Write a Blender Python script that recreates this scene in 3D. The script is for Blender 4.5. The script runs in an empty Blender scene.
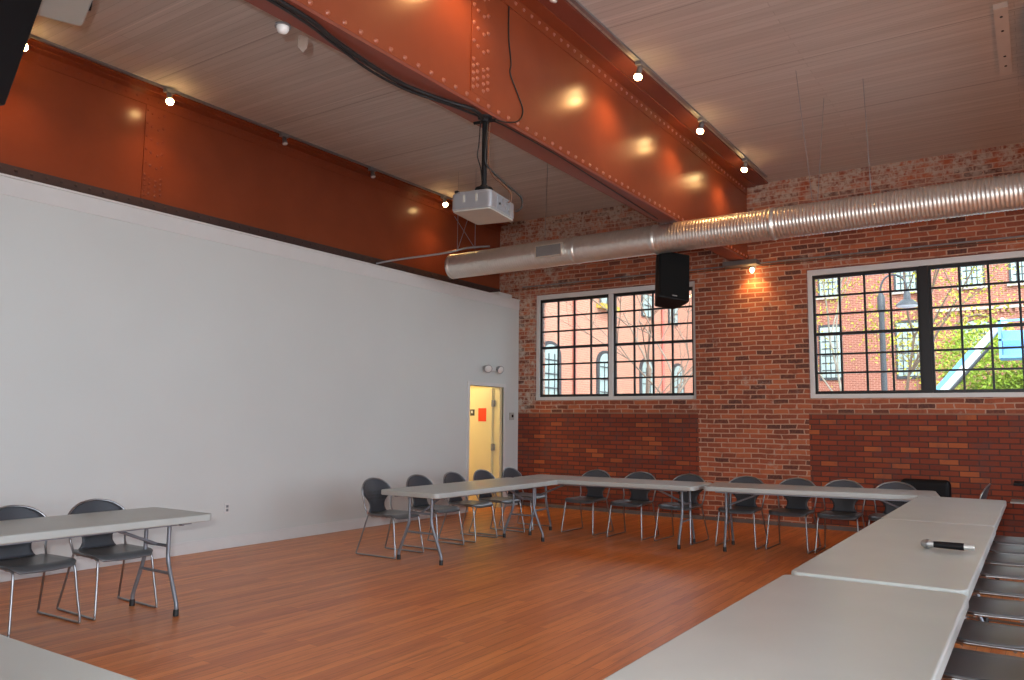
import bpy, math, random
from mathutils import Vector, Matrix, Quaternion
random.seed(11)
PI = math.pi
sc = bpy.context.scene
COL = sc.collection

# ------------------------------------------------------------------ mesh helpers
class MB:
    def __init__(s): s.v = []; s.f = []; s.sm = []
    def add(s, vs, fs, smooth=False, M=None):
        b = len(s.v)
        for v in vs:
            v = Vector(v)
            s.v.append(tuple(M @ v) if M else tuple(v))
        for f in fs: s.f.append(tuple(b + i for i in f)); s.sm.append(smooth)
        return s
    def box(s, a, b, M=None):
        x0, y0, z0 = a; x1, y1, z1 = b
        if x0 > x1: x0, x1 = x1, x0
        if y0 > y1: y0, y1 = y1, y0
        if z0 > z1: z0, z1 = z1, z0
        vs = [(x0,y0,z0),(x1,y0,z0),(x1,y1,z0),(x0,y1,z0),(x0,y0,z1),(x1,y0,z1),(x1,y1,z1),(x0,y1,z1)]
        fs = [(0,3,2,1),(4,5,6,7),(0,1,5,4),(1,2,6,5),(2,3,7,6),(3,0,4,7)]
        return s.add(vs, fs, False, M)
    def tube(s, pts, r, n=8, closed=False, smooth=True, M=None):
        P = [Vector(p) for p in pts]; N = len(P)
        R = r if isinstance(r, (list, tuple)) else [r]*N
        T = []
        for i in range(N):
            a = P[(i-1) % N] if (closed or i > 0) else P[i]
            b = P[(i+1) % N] if (closed or i < N-1) else P[i]
            T.append((b-a).normalized())
        up = Vector((0,0,1)) if abs(T[0].z) < .9 else Vector((1,0,0))
        u = T[0].cross(up).normalized(); vs = []; fs = []
        for i in range(N):
            if i > 0:
                q = T[i-1].rotation_difference(T[i]); u = q @ u
            u = (u - T[i]*u.dot(T[i])).normalized(); w = T[i].cross(u)
            for k in range(n):
                a = 2*PI*k/n
                vs.append(P[i] + (u*math.cos(a) + w*math.sin(a))*R[i])
        for i in range(N if closed else N-1):
            j = (i+1) % N
            for k in range(n):
                fs.append((i*n+k, i*n+(k+1) % n, j*n+(k+1) % n, j*n+k))
        s.add(vs, fs, smooth, M)
        if not closed:
            s.add(vs[:n], [tuple(range(n))[::-1]], False, M); s.add(vs[-n:], [tuple(range(n))], False, M)
        return s
    def lathe(s, prof, n=16, M=None, smooth=True):   # prof: (r, z)
        vs = []; fs = []
        for r, z in prof:
            for k in range(n): vs.append((r*math.cos(2*PI*k/n), r*math.sin(2*PI*k/n), z))
        for i in range(len(prof)-1):
            for k in range(n): fs.append((i*n+k, i*n+(k+1) % n, (i+1)*n+(k+1) % n, (i+1)*n+k))
        s.add(vs, fs, smooth, M)
        s.add(vs[:n], [tuple(range(n))[::-1]], False, M); s.add(vs[-n:], [tuple(range(n))], False, M)
        return s
    def prism(s, poly, z0, z1, M=None, smooth=False):  # poly in xy, ccw
        n = len(poly)
        vs = [(x,y,z0) for x,y in poly] + [(x,y,z1) for x,y in poly]
        fs = [tuple(range(n))[::-1], tuple(range(n, 2*n))] + [(i,(i+1)%n,n+(i+1)%n,n+i) for i in range(n)]
        return s.add(vs, fs, smooth, M)
    def build(s, name, mat, parent=None, bevel=0, seg=2, auto=False):
        me = bpy.data.meshes.new(name); me.from_pydata(s.v, [], s.f)
        me.polygons.foreach_set('use_smooth', s.sm); me.update()
        me.materials.append(mat)
        o = bpy.data.objects.new(name, me); COL.objects.link(o)
        if parent is not None: o.parent = parent
        if bevel:
            m = o.modifiers.new('bevel', 'BEVEL'); m.width = bevel; m.segments = seg; m.limit_method = 'ANGLE'; m.angle_limit = math.radians(40)
        return o
def T(x, y, z): return Matrix.Translation((x, y, z))
def Rz(a): return Matrix.Rotation(a, 4, 'Z')
def Rx(a): return Matrix.Rotation(a, 4, 'X')
def Ry(a): return Matrix.Rotation(a, 4, 'Y')
def spline(pts, k=6, closed=False):
    P = [Vector(p) for p in pts]; out = []; N = len(P)
    for i in range(N if closed else N-1):
        if closed: a,b,c,d = P[(i-1)%N],P[i],P[(i+1)%N],P[(i+2)%N]
        else: a,b,c,d = P[max(i-1,0)],P[i],P[i+1],P[min(i+2,N-1)]
        for j in range(k):
            t = j/k
            out.append(.5*((2*b)+(c-a)*t+(2*a-5*b+4*c-d)*t*t+(3*b-a-3*c+d)*t**3))
    if not closed: out.append(P[-1])
    return out
def rounded(w, h, r, n=5):
    out = []
    for cx, cy, a0 in ((w/2-r,h/2-r,0),(-w/2+r,h/2-r,PI/2),(-w/2+r,-h/2+r,PI),(w/2-r,-h/2+r,1.5*PI)):
        for i in range(n+1):
            a = a0 + PI/2*i/n; out.append((cx+r*math.cos(a), cy+r*math.sin(a)))
    return out
def tag(o, label=None, cat=None, group=None, kind=None):
    if label: o['label'] = label
    if cat: o['category'] = cat
    if group: o['group'] = group
    if kind: o['kind'] = kind
    return o
def empty(name, loc=(0,0,0), rz=0):
    o = bpy.data.objects.new(name, None); COL.objects.link(o)
    o.location = loc; o.rotation_euler = (0,0,rz); o.empty_display_size = .1
    return o
def copy_tree(o, parent=None):
    c = o.copy(); COL.objects.link(c); c.parent = parent
    for ch in list(o.children): copy_tree(ch, c)
    return c
def struct(mb, name, mat, **k):
    o = mb.build(name, mat, **k); o['kind'] = 'structure'; return o

# ------------------------------------------------------------------ materials
def new(name):
    m = bpy.data.materials.new(name); m.use_nodes = True
    nt = m.node_tree; b = nt.nodes['Principled BSDF']
    return m, nt, b
def N(nt, t, **k):
    n = nt.nodes.new(t)
    for a, v in k.items():
        if hasattr(n, a): setattr(n, a, v)
        else: n.inputs[a.replace('_', ' ')].default_value = v
    return n
def c4(c): return (c[0], c[1], c[2], 1)
def mat(name, col, rough=.5, metal=0, var=.08, scale=6, bump=0, stretch=None, spec=None, coords='Object', bscale=60):
    m, nt, b = new(name); L = nt.links.new
    tc = N(nt, 'ShaderNodeTexCoord'); mp = N(nt, 'ShaderNodeMapping')
    L(tc.outputs[coords], mp.inputs['Vector'])
    if stretch: mp.inputs['Scale'].default_value = stretch
    no = N(nt, 'ShaderNodeTexNoise'); no.inputs['Scale'].default_value = scale; no.inputs['Detail'].default_value = 5
    L(mp.outputs[0], no.inputs['Vector'])
    mx = N(nt, 'ShaderNodeMix', data_type='RGBA')
    lo = [c*(1-var) for c in col]; hi = [min(1, c*(1+var)) for c in col]
    mx.inputs['A'].default_value = c4(lo); mx.inputs['B'].default_value = c4(hi)
    L(no.outputs['Fac'], mx.inputs['Factor']); L(mx.outputs['Result'], b.inputs['Base Color'])
    b.inputs['Roughness'].default_value = rough; b.inputs['Metallic'].default_value = metal
    if spec is not None: b.inputs['Specular IOR Level'].default_value = spec
    if bump:
        n2 = N(nt, 'ShaderNodeTexNoise'); n2.inputs['Scale'].default_value = bscale; n2.inputs['Detail'].default_value = 3
        L(tc.outputs[coords], n2.inputs['Vector'])
        bp = N(nt, 'ShaderNodeBump'); bp.inputs['Strength'].default_value = bump; bp.inputs['Distance'].default_value = .01
        L(n2.outputs['Fac'], bp.inputs['Height']); L(bp.outputs[0], b.inputs['Normal'])
    return m
def emit(name, col, st):
    m, nt, b = new(name)
    b.inputs['Base Color'].default_value = c4(col)
    b.inputs['Emission Color'].default_value = c4(col); b.inputs['Emission Strength'].default_value = st
    m.cycles.emission_sampling = 'NONE'
    return m

def math_(nt, op, a, b=None, c=None):
    n = nt.nodes.new('ShaderNodeMath'); n.operation = op
    for i, v in enumerate((a, b, c)):
        if v is None: continue
        if isinstance(v, (int, float)): n.inputs[i].default_value = v
        else: nt.links.new(v, n.inputs[i])
    return n.outputs[0]
def mixc(nt, f, a, b, blend='MIX'):
    n = N(nt, 'ShaderNodeMix', data_type='RGBA'); n.blend_type = blend
    for k, v in (('Factor', f), ('A', a), ('B', b)):
        if isinstance(v, (int, float)): n.inputs[k].default_value = v
        elif isinstance(v, tuple): n.inputs[k].default_value = c4(v)
        else: nt.links.new(v, n.inputs[k])
    return n.outputs['Result']
def smooth(nt, v, a, b):
    n = N(nt, 'ShaderNodeMapRange'); n.inputs['From Min'].default_value = a; n.inputs['From Max'].default_value = b
    nt.links.new(v, n.inputs['Value']); n.clamp = True
    return n.outputs[0]
def noise(nt, vec, scale, detail=4, rough=.5):
    n = N(nt, 'ShaderNodeTexNoise'); n.inputs['Scale'].default_value = scale; n.inputs['Detail'].default_value = detail; n.inputs['Roughness'].default_value = rough
    nt.links.new(vec, n.inputs['Vector']); return n.outputs['Fac']
def bricktex(nt, vec, c1, c2, mo, msize, w, h, bias=0.):
    n = N(nt, 'ShaderNodeTexBrick'); n.offset = .5; n.squash = 1
    nt.links.new(vec, n.inputs['Vector'])
    n.inputs['Color1'].default_value = c4(c1); n.inputs['Color2'].default_value = c4(c2); n.inputs['Mortar'].default_value = c4(mo)
    n.inputs['Scale'].default_value = 1; n.inputs['Mortar Size'].default_value = msize; n.inputs['Mortar Smooth'].default_value = .3
    n.inputs['Bias'].default_value = bias; n.inputs['Brick Width'].default_value = w; n.inputs['Row Height'].default_value = h
    return n

def brick_wall_mat():
    m, nt, b = new('interior_brick'); L = nt.links.new
    tc = N(nt, 'ShaderNodeTexCoord'); sp = N(nt, 'ShaderNodeSeparateXYZ'); L(tc.outputs['Object'], sp.inputs[0])
    X, Y, Z = sp.outputs
    u = math_(nt, 'ADD', X, Y)
    wob = noise(nt, tc.outputs['Object'], 3.0, 3)
    wz = math_(nt, 'ADD', Z, math_(nt, 'MULTIPLY', math_(nt, 'SUBTRACT', wob, .5), .03))
    wob2 = noise(nt, tc.outputs['Object'], 9.0, 2)
    wu = math_(nt, 'ADD', u, math_(nt, 'MULTIPLY', math_(nt, 'SUBTRACT', wob2, .5), .06))
    cv = N(nt, 'ShaderNodeCombineXYZ'); L(wu, cv.inputs[0]); L(wz, cv.inputs[1])
    cs = N(nt, 'ShaderNodeCombineXYZ'); L(u, cs.inputs[0]); L(Z, cs.inputs[1])
    old = bricktex(nt, cv.outputs[0], (.42,.105,.045), (.15,.038,.024), (.50,.31,.22), .0095, .225, .0735, -.1)
    pale = bricktex(nt, cv.outputs[0], (0,0,0), (1,1,1), (0,0,0), .0, .225, .0735)
    newb = bricktex(nt, cs.outputs[0], (.28,.052,.021), (.15,.030,.017), (.060,.030,.024), .010, .23, .0735, 0)
    rare = bricktex(nt, cs.outputs[0], (0,0,0), (1,1,1), (0,0,0), .007, .23, .0735, -.72)
    fine = noise(nt, tc.outputs['Object'], 30, 5, .6)
    big = noise(nt, tc.outputs['Object'], 1.3, 4)
    mid = noise(nt, tc.outputs['Object'], 6, 5, .65)
    # original brickwork: varied burn of the bricks, chalky smears of lime
    o1 = mixc(nt, math_(nt, 'MULTIPLY', smooth(nt, mid, .5, .75), .55), old.outputs['Color'], (.13,.035,.022))
    o1 = mixc(nt, math_(nt, 'MULTIPLY', math_(nt, 'MULTIPLY', smooth(nt, pale.outputs['Color'], .80, .95), math_(nt, 'SUBTRACT', 1, old.outputs['Fac'])), .65), o1, (.07,.035,.03))
    o1 = mixc(nt, math_(nt, 'MULTIPLY', math_(nt, 'MULTIPLY', smooth(nt, pale.outputs['Color'], .22, .05), math_(nt, 'SUBTRACT', 1, old.outputs['Fac'])), .5), o1, (.50,.15,.06))
    o1 = mixc(nt, math_(nt, 'MULTIPLY', smooth(nt, fine, .45, .8), .35), o1, (.52,.20,.10))
    top = math_(nt, 'MULTIPLY', smooth(nt, Z, 4.6, 4.95), smooth(nt, mid, .34, .56))
    left = math_(nt, 'MULTIPLY', math_(nt, 'MAXIMUM', smooth(nt, X, -7.38, -7.50), math_(nt, 'MULTIPLY', smooth(nt, X, -6.3, -7.3), smooth(nt, Z, 3.7, 3.9))), smooth(nt, mid, .42, .60))
    blot = math_(nt, 'MULTIPLY', smooth(nt, noise(nt, tc.outputs['Object'], 2.2, 5, .7), .60, .70), .55)
    lime = math_(nt, 'MINIMUM', math_(nt, 'ADD', math_(nt, 'ADD', math_(nt, 'MULTIPLY', top, 1.1), math_(nt, 'MULTIPLY', left, 1.1)), blot), .9)
    lime = math_(nt, 'MULTIPLY', lime, smooth(nt, noise(nt, tc.outputs['Object'], 18, 4, .7), .36, .54))
    o1 = mixc(nt, lime, o1, (.54,.45,.37))
    # later infill panels below the windows: dark tight joints, odd orange bricks, slate coloured soot
    n1 = mixc(nt, smooth(nt, rare.outputs['Color'], .10, .24), newb.outputs['Color'], (.44,.115,.035))
    n1 = mixc(nt, math_(nt, 'MULTIPLY', smooth(nt, noise(nt, tc.outputs['Object'], 2.6, 5, .65), .52, .72), .75), n1, (.085,.055,.055))
    n1 = mixc(nt, math_(nt, 'MULTIPLY', fine, .25), n1, (.33,.075,.03))
    low = math_(nt, 'LESS_THAN', Z, 1.62)
    sides = math_(nt, 'MAXIMUM', math_(nt, 'LESS_THAN', X, -4.42), math_(nt, 'GREATER_THAN', X, -2.76))
    mask = math_(nt, 'MULTIPLY', low, sides)
    edge = math_(nt, 'MULTIPLY', math_(nt, 'COMPARE', Z, 1.625, .014), sides)
    colr = mixc(nt, mask, o1, n1); colr = mixc(nt, math_(nt, 'MULTIPLY', edge, .6), colr, (.30,.17,.11))
    L(colr, b.inputs['Base Color'])
    b.inputs['Roughness'].default_value = .75; b.inputs['Specular IOR Level'].default_value = .35
    hgt = math_(nt, 'ADD', math_(nt, 'MULTIPLY', math_(nt, 'SUBTRACT', 1, old.outputs['Fac']), 1.), math_(nt, 'MULTIPLY', fine, .6))
    bp = N(nt, 'ShaderNodeBump'); bp.inputs['Strength'].default_value = .5; bp.inputs['Distance'].default_value = .012
    L(hgt, bp.inputs['Height']); L(bp.outputs[0], b.inputs['Normal'])
    return m
def outdoor_brick(name, c1, c2, mo):
    m, nt, b = new(name); L = nt.links.new
    tc = N(nt, 'ShaderNodeTexCoord'); sp = N(nt, 'ShaderNodeSeparateXYZ'); L(tc.outputs['Object'], sp.inputs[0])
    cv = N(nt, 'ShaderNodeCombineXYZ'); L(math_(nt, 'ADD', sp.outputs[0], sp.outputs[1]), cv.inputs[0]); L(sp.outputs[2], cv.inputs[1])
    br = bricktex(nt, cv.outputs[0], c1, c2, mo, .012, .24, .08)
    n = noise(nt, tc.outputs['Object'], .9, 5, .65)
    L(mixc(nt, math_(nt, 'MULTIPLY', n, .35), br.outputs['Color'], tuple(min(1, c*1.4) for c in c1)), b.inputs['Base Color'])
    b.inputs['Roughness'].default_value = .85
    return m
def floor_mat():
    m, nt, b = new('wood_strip_floor'); L = nt.links.new
    tc = N(nt, 'ShaderNodeTexCoord'); sp = N(nt, 'ShaderNodeSeparateXYZ'); L(tc.outputs['Object'], sp.inputs[0])
    X, Y, Z = sp.outputs
    cv = N(nt, 'ShaderNodeCombineXYZ'); L(Y, cv.inputs[0]); L(X, cv.inputs[1])
    br = bricktex(nt, cv.outputs[0], (.78,.265,.068), (.58,.172,.045), (.26,.075,.022), .0018, 1.25, .083, 0)
    mp = N(nt, 'ShaderNodeMapping'); L(tc.outputs['Object'], mp.inputs[0]); mp.inputs['Scale'].default_value = (26, 1.6, 1)
    g = noise(nt, mp.outputs[0], 1.0, 6, .65)
    mp2 = N(nt, 'ShaderNodeMapping'); L(tc.outputs['Object'], mp2.inputs[0]); mp2.inputs['Scale'].default_value = (9, .55, 1)
    g2 = noise(nt, mp2.outputs[0], 1.0, 4, .6)
    col = mixc(nt, math_(nt, 'MULTIPLY', smooth(nt, g, .50, .72), .65), br.outputs['Color'], (.30,.085,.026))
    col = mixc(nt, math_(nt, 'MULTIPLY', smooth(nt, g2, .5, .75), .5), col, (.86,.33,.10))
    L(col, b.inputs['Base Color'])
    r = math_(nt, 'ADD', math_(nt, 'MULTIPLY', g, .12), .27); L(r, b.inputs['Roughness'])
    b.inputs['Specular IOR Level'].default_value = .35
    bp = N(nt, 'ShaderNodeBump'); bp.inputs['Strength'].default_value = .12; bp.inputs['Distance'].default_value = .004
    L(g, bp.inputs['Height']); L(bp.outputs[0], b.inputs['Normal'])
    return m
def ceiling_mat():
    m, nt, b = new('whitewashed_board_ceiling'); L = nt.links.new
    tc = N(nt, 'ShaderNodeTexCoord'); sp = N(nt, 'ShaderNodeSeparateXYZ'); L(tc.outputs['Object'], sp.inputs[0])
    X, Y, Z = sp.outputs
    cv = N(nt, 'ShaderNodeCombineXYZ'); L(X, cv.inputs[0]); L(Y, cv.inputs[1])
    br = bricktex(nt, cv.outputs[0], (.61,.575,.53), (.54,.505,.46), (.36,.33,.29), .0022, 3.6, .088, 0)
    mp = N(nt, 'ShaderNodeMapping'); L(tc.outputs['Object'], mp.inputs[0]); mp.inputs['Scale'].default_value = (.7, 22, 1)
    g = noise(nt, mp.outputs[0], 1.0, 6, .7)
    mp2 = N(nt, 'ShaderNodeMapping'); L(tc.outputs['Object'], mp2.inputs[0]); mp2.inputs['Scale'].default_value = (.25, 5, 1)
    g2 = noise(nt, mp2.outputs[0], 1.0, 3, .5)
    col = mixc(nt, math_(nt, 'MULTIPLY', smooth(nt, g, .45, .75), .55), br.outputs['Color'], (.38,.345,.31))
    col = mixc(nt, math_(nt, 'MULTIPLY', smooth(nt, g2, .52, .75), .45), col, (.58,.50,.45))
    # a few open joints, some dark and some caught with white paint
    fr = math_(nt, 'FRACT', math_(nt, 'DIVIDE', math_(nt, 'ADD', Y, .13), 1.62))
    dk = math_(nt, 'LESS_THAN', fr, .009)
    col = mixc(nt, math_(nt, 'MULTIPLY', dk, .45), col, (.11,.09,.08))
    fr2 = math_(nt, 'FRACT', math_(nt, 'DIVIDE', math_(nt, 'ADD', Y, .72), 2.31))
    lt = math_(nt, 'LESS_THAN', fr2, .006)
    col = mixc(nt, math_(nt, 'MULTIPLY', lt, .7), col, (.72,.66,.60))
    L(col, b.inputs['Base Color']); b.inputs['Roughness'].default_value = .7; b.inputs['Specular IOR Level'].default_value = .2
    bp = N(nt, 'ShaderNodeBump'); bp.inputs['Strength'].default_value = .2; bp.inputs['Distance'].default_value = .006
    L(math_(nt, 'SUBTRACT', g, math_(nt, 'MULTIPLY', br.outputs['Fac'], 1.)), bp.inputs['Height']); L(bp.outputs[0], b.inputs['Normal'])
    return m
def backrest_mat():
    m, nt, b = new('perforated_charcoal_plastic'); L = nt.links.new
    tc = N(nt, 'ShaderNodeTexCoord'); sp = N(nt, 'ShaderNodeSeparateXYZ'); L(tc.outputs['Object'], sp.inputs[0])
    fy = math_(nt, 'ABSOLUTE', math_(nt, 'SUBTRACT', math_(nt, 'FRACT', math_(nt, 'DIVIDE', sp.outputs[1], .022)), .5))
    fz = math_(nt, 'ABSOLUTE', math_(nt, 'SUBTRACT', math_(nt, 'FRACT', math_(nt, 'DIVIDE', sp.outputs[2], .034)), .5))
    slot = math_(nt, 'MULTIPLY', math_(nt, 'LESS_THAN', fy, .16), math_(nt, 'LESS_THAN', fz, .33))
    band = math_(nt, 'MULTIPLY', math_(nt, 'GREATER_THAN', sp.outputs[2], .578), math_(nt, 'LESS_THAN', sp.outputs[2], .680))
    ww = math_(nt, 'LESS_THAN', math_(nt, 'ABSOLUTE', sp.outputs[1]), .155)
    k = math_(nt, 'MULTIPLY', math_(nt, 'MULTIPLY', slot, band), ww)
    L(mixc(nt, k, (.055,.060,.070), (.008,.008,.009)), b.inputs['Base Color'])
    b.inputs['Roughness'].default_value = .38
    return m

M_BRICK = brick_wall_mat(); M_FLOOR = floor_mat(); M_CEIL = ceiling_mat()
M_WHITE = mat('white_wall_paint', (.685,.715,.69), .6, var=.04, scale=1.2, bump=.06, bscale=25)
M_TRIM = mat('white_trim_paint', (.74,.74,.72), .45, var=.04)
M_STEELRED = mat('oxide_red_girder_paint', (.26,.059,.023), .26, var=.16, scale=2.2, bump=.05, bscale=14, spec=.45)
M_REDDARK = mat('dark_brown_girder_flange', (.060,.030,.024), .6, var=.2)  # darker brown for the lower flange, angles and rivets of the left girder
M_REDFL = mat('oxide_red_flange_paint', (.22,.058,.036), .45, var=.15, scale=3, spec=.4)
M_RIVET = mat('lamplit_red_rivet_heads', (.36,.10,.05), .30, spec=.7)  # lighter than the girder: lamp light on the heads put into the colour
M_DUCT = mat('galvanised_spiral_duct', (.78,.75,.69), .36, metal=.9, var=.10, scale=9)
M_CHROME = mat('silver_tube_steel', (.36,.37,.38), .36, metal=1, var=.05)
M_LEG = mat('grey_powder_coated_leg', (.24,.26,.29), .4, metal=.5, var=.08)
M_TABLE = mat('light_grey_plastic_tabletop', (.445,.468,.440), .30, var=.12, scale=2.5, bump=.05, bscale=120, spec=.5)
M_RUBBER = mat('black_rubber', (.015,.015,.015), .6)
M_BACK = backrest_mat()
M_SEAT = mat('charcoal_plastic_seat', (.10,.106,.112), .38, var=.08, spec=1.0)
M_BLACK = mat('black_plastic', (.006,.006,.007), .6, spec=.25)
M_GRILL = mat('black_speaker_grille', (.006,.006,.006), .85, var=.3, scale=200, spec=.15)
M_BLKPAINT = mat('black_window_paint', (.012,.013,.015), .4)
M_SILVER = mat('silver_projector_plastic', (.40,.41,.43), .28, metal=.5, var=.04)
M_SILDK = mat('grey_projector_panel', (.26,.28,.30), .4, metal=.2)
M_UNDER = mat('pale_projector_underside', (.44,.43,.38), .5)
M_CABLE = mat('black_cable', (.012,.011,.011), .5)
M_COPPER = mat('brown_cable', (.14,.06,.03), .5)
M_GREYMET = mat('grey_metal', (.30,.31,.32), .4, metal=.6)
M_DOOR = mat('cream_door_paint', (.80,.70,.40), .45, var=.03)
M_RED = mat('orange_red_paper', (.85,.055,.012), .6, var=.03)
M_SIGN = mat('dark_door_plate', (.05,.05,.05), .4)
M_BULB = emit('lit_warm_bulb', (1,.62,.25), 45)
M_BULBOFF = mat('unlit_glass_bulb', (.8,.8,.77), .15)
M_CLIP = mat('translucent_clip', (.24,.17,.13), .4)
M_SCREEN = mat('dark_display', (.02,.02,.025), .2)
M_STONE = mat('grey_bearing_stone', (.14,.12,.11), .8, var=.25)
M_ROOFSHELL = mat('plain_plaster', (.45,.42,.38), .8)
M_GLASSD = mat('dark_reflective_window_glass', (.32,.42,.40), .12, var=.25, scale=.8)
M_ASPHALT = mat('pale_asphalt', (.22,.21,.20), .9)
M_STONETR = mat('weathered_stone_trim', (.40,.36,.32), .85, var=.2)
M_BRA = outdoor_brick('sunlit_salmon_brick', (.46,.19,.12), (.39,.155,.10), (.46,.28,.20))
M_BRB = outdoor_brick('sunlit_red_brick', (.27,.085,.055), (.21,.065,.042), (.45,.26,.19))
M_BARK = mat('bare_grey_brown_bark', (.20,.14,.10), .9, var=.25)
M_BIRCH = mat('pale_bark', (.30,.27,.21), .8, var=.3)
M_LEAF = mat('young_yellow_green_leaf', (.40,.38,.03), .6, var=.35, scale=1.5)
M_LEAF2 = mat('bright_green_leaf', (.27,.38,.025), .6, var=.3, scale=1.5)
M_LAMPPOST = mat('grey_lamp_post_paint', (.035,.04,.045), .5)
M_BLUE = mat('light_blue_boom_paint', (.16,.42,.80), .4)
M_BOOMW = mat('white_boom_paint', (.72,.76,.80), .4)
M_YELLOW = mat('mustard_window_box', (.42,.30,.04), .7)

def pane_mat():
    m, nt, b = new('clear_window_glass'); L = nt.links.new
    nt.nodes.remove(b); out = nt.nodes['Material Output']
    t = N(nt, 'ShaderNodeBsdfTransparent'); t.inputs[0].default_value = (.94,.96,.95,1)
    g = N(nt, 'ShaderNodeBsdfGlossy'); g.inputs['Roughness'].default_value = .03
    fr = N(nt, 'ShaderNodeFresnel'); fr.inputs[0].default_value = 1.45
    mx = N(nt, 'ShaderNodeMixShader'); L(fr.outputs[0], mx.inputs[0]); L(t.outputs[0], mx.inputs[1]); L(g.outputs[0], mx.inputs[2]); L(mx.outputs[0], out.inputs[0])
    return m
M_GLASS = pane_mat()

# ------------------------------------------------------------------ room shell
XL, YB, ZC = -7.78, 11.93, 5.14
XR, YN, XW = 5.6, -4.0, -8.45
ZT = 3.65
# floor and ceiling
struct(MB().box((-10.4, YN-.2, -.15), (XR+.2, YB+.35, 0)), 'floor', M_FLOOR)
struct(MB().box((-10.4, YN-.2, ZC), (XR+.2, YB+.35, ZC+.2)), 'ceiling', M_CEIL)
# brick wall with three window openings
W1 = (-7.45, -4.45, 1.845, 3.735)
W2 = (-2.745, .31, 1.845, 3.735)
W3 = (1.95, 5.0, 1.845, 3.735)
def wall_with_openings(x0, x1, z0, z1, ops, ya, yb, axis='x'):
    mb = MB(); xs = sorted(set([x0, x1] + [o[0] for o in ops] + [o[1] for o in ops])); zs = sorted(set([z0, z1] + [o[2] for o in ops] + [o[3] for o in ops]))
    def inside(x, z): return any(o[0] < x < o[1] and o[2] < z < o[3] for o in ops)
    def bx(a, b):
        if axis == 'x': mb.box((a[0], ya, a[1]), (b[0], yb, b[1]))
        else: mb.box((ya, a[0], a[1]), (yb, b[0], b[1]))
    for i in range(len(xs)-1):
        run = None
        for j in range(len(zs)-1):
            ins = inside((xs[i]+xs[i+1])/2, (zs[j]+zs[j+1])/2)
            if not ins:
                if run is None: run = zs[j]
            if ins or j == len(zs)-2:
                top = zs[j] if ins else zs[j+1]
                if run is not None: bx((xs[i], run), (xs[i+1], top)); run = None
    return mb
struct(wall_with_openings(-10.4, XR+.2, 0, ZC, [W1, W2, W3], YB, YB+.38), 'wall_far', M_BRICK)
# right wall, off to the side, its unseen tall windows enlarged to bring in daylight; near wall behind the camera
RW = [(-3.7, .1, .7, 4.7), (.5, 4.1, .7, 4.7), (4.5, 8.0, .7, 4.7)]
struct(wall_with_openings(YN, YB, 0, ZC, RW, XR, XR+.3, 'y'), 'wall_right', M_BRICK)
struct(MB().box((-10.4, YN-.2, 0), (XR+.2, YN, ZC)), 'wall_near', M_WHITE)
# white partition with door opening, running up to just under the girder
D0, D1, DH = 10.45, 11.45, 2.06
struct(wall_with_openings(YN, YB-.002, 0, ZT, [(D0, D1, -.01, DH)], XL-.14, XL, 'y'), 'wall_left', M_WHITE)
struct(MB().box((XL-.14, YN, ZT-.165), (XL+.012, YB-.004, ZT)).box((XL-.16, YN, ZT), (XL+.028, YB-.004, ZT+.022)), 'trim_1', M_TRIM, bevel=.004)
struct(MB().box((XL, YN, 0), (XL+.016, D0-.06, .115)).box((XL, YN, .115), (XL+.010, D0-.06, .135)).box((XL, D1+.06, 0), (XL+.016, YB-.002, .125)), 'baseboard_left', M_TRIM, bevel=.003)
struct(MB().box((XL+.02, YB-.018, 0), (XR, YB-.001, .055)), 'baseboard_far', M_STONE)
# plastered wall stub behind the partition's top corner
struct(MB().box((XL-.55, YB-.42, ZT-.4), (XL-.16, YB-.004, ZT+.13)), 'trim_2', M_TRIM)
# passage behind the open door
struct(MB().box((-10.2, D0-1.5, 0), (-10.1, YB-.003, 2.7)).box((-10.1, D0-1.6, 0), (XL-.145, D0-1.5, 2.7)).box((-10.1, D0-1.5, 2.6), (XL-.145, YB-.003, 2.7)).box((-10.1, YB-.06, 0), (XL-.145, YB-.003, 2.6)), 'wall_passage', M_DOOR)
# outer walls of the bay behind the partition
struct(MB().box((-10.4, YN, 0), (-10.2, YB, ZC)), 'wall_left_outer', M_WHITE)

# door frame, leaf
d = MB()
d.box((XL-.15, D0-.055, 0), (XL+.02, D0, DH)).box((XL-.15, D1, 0), (XL+.02, D1+.055, DH)).box((XL-.15, D0-.055, DH), (XL+.02, D1+.055, DH+.06))
door = struct(d, 'door_1', M_TRIM, bevel=.004)
door['label'] = 'white framed doorway near the brick corner with its cream door standing open'
hy = D1-.075
dm = MB().box((XL-.17-.90, hy-.045, .01), (XL-.16, hy, DH-.01))
leaf = dm.build('door_leaf', M_DOOR, door, bevel=.003)
for z in (.25, 1.02, 1.78):
    MB().box((XL-.165, hy-.052, z-.055), (XL-.118, hy+.012, z+.055)).tube([(XL-.142, hy-.052, z-.06), (XL-.142, hy-.052, z+.06)], .009).build('hinge', M_GREYMET, door)
MB().box((XL-.16, hy, 0.0), (XL-.02, D1, DH)).build('door_stop', M_DOOR, door)
o = MB().box((-.085, -.004, -.115), (.085, .0, .115)).build('posted_notice', M_RED); o.location = (XL-.36, hy-.046, 1.58)
tag(o, 'orange red paper notice stuck to the open cream door', 'notice')
o = MB().box((-.045, -.006, -.055), (.045, .0, .055)).build('door_plate', M_SIGN); o.location = (XL-.575, hy-.046, 1.62)
tag(o, 'small dark room plate beside the red notice on the cream door', 'sign')
MB().box((-.022, -.009, -.012), (.012, -.006, .032)).build('plate_symbol', M_TRIM, o)

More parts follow.
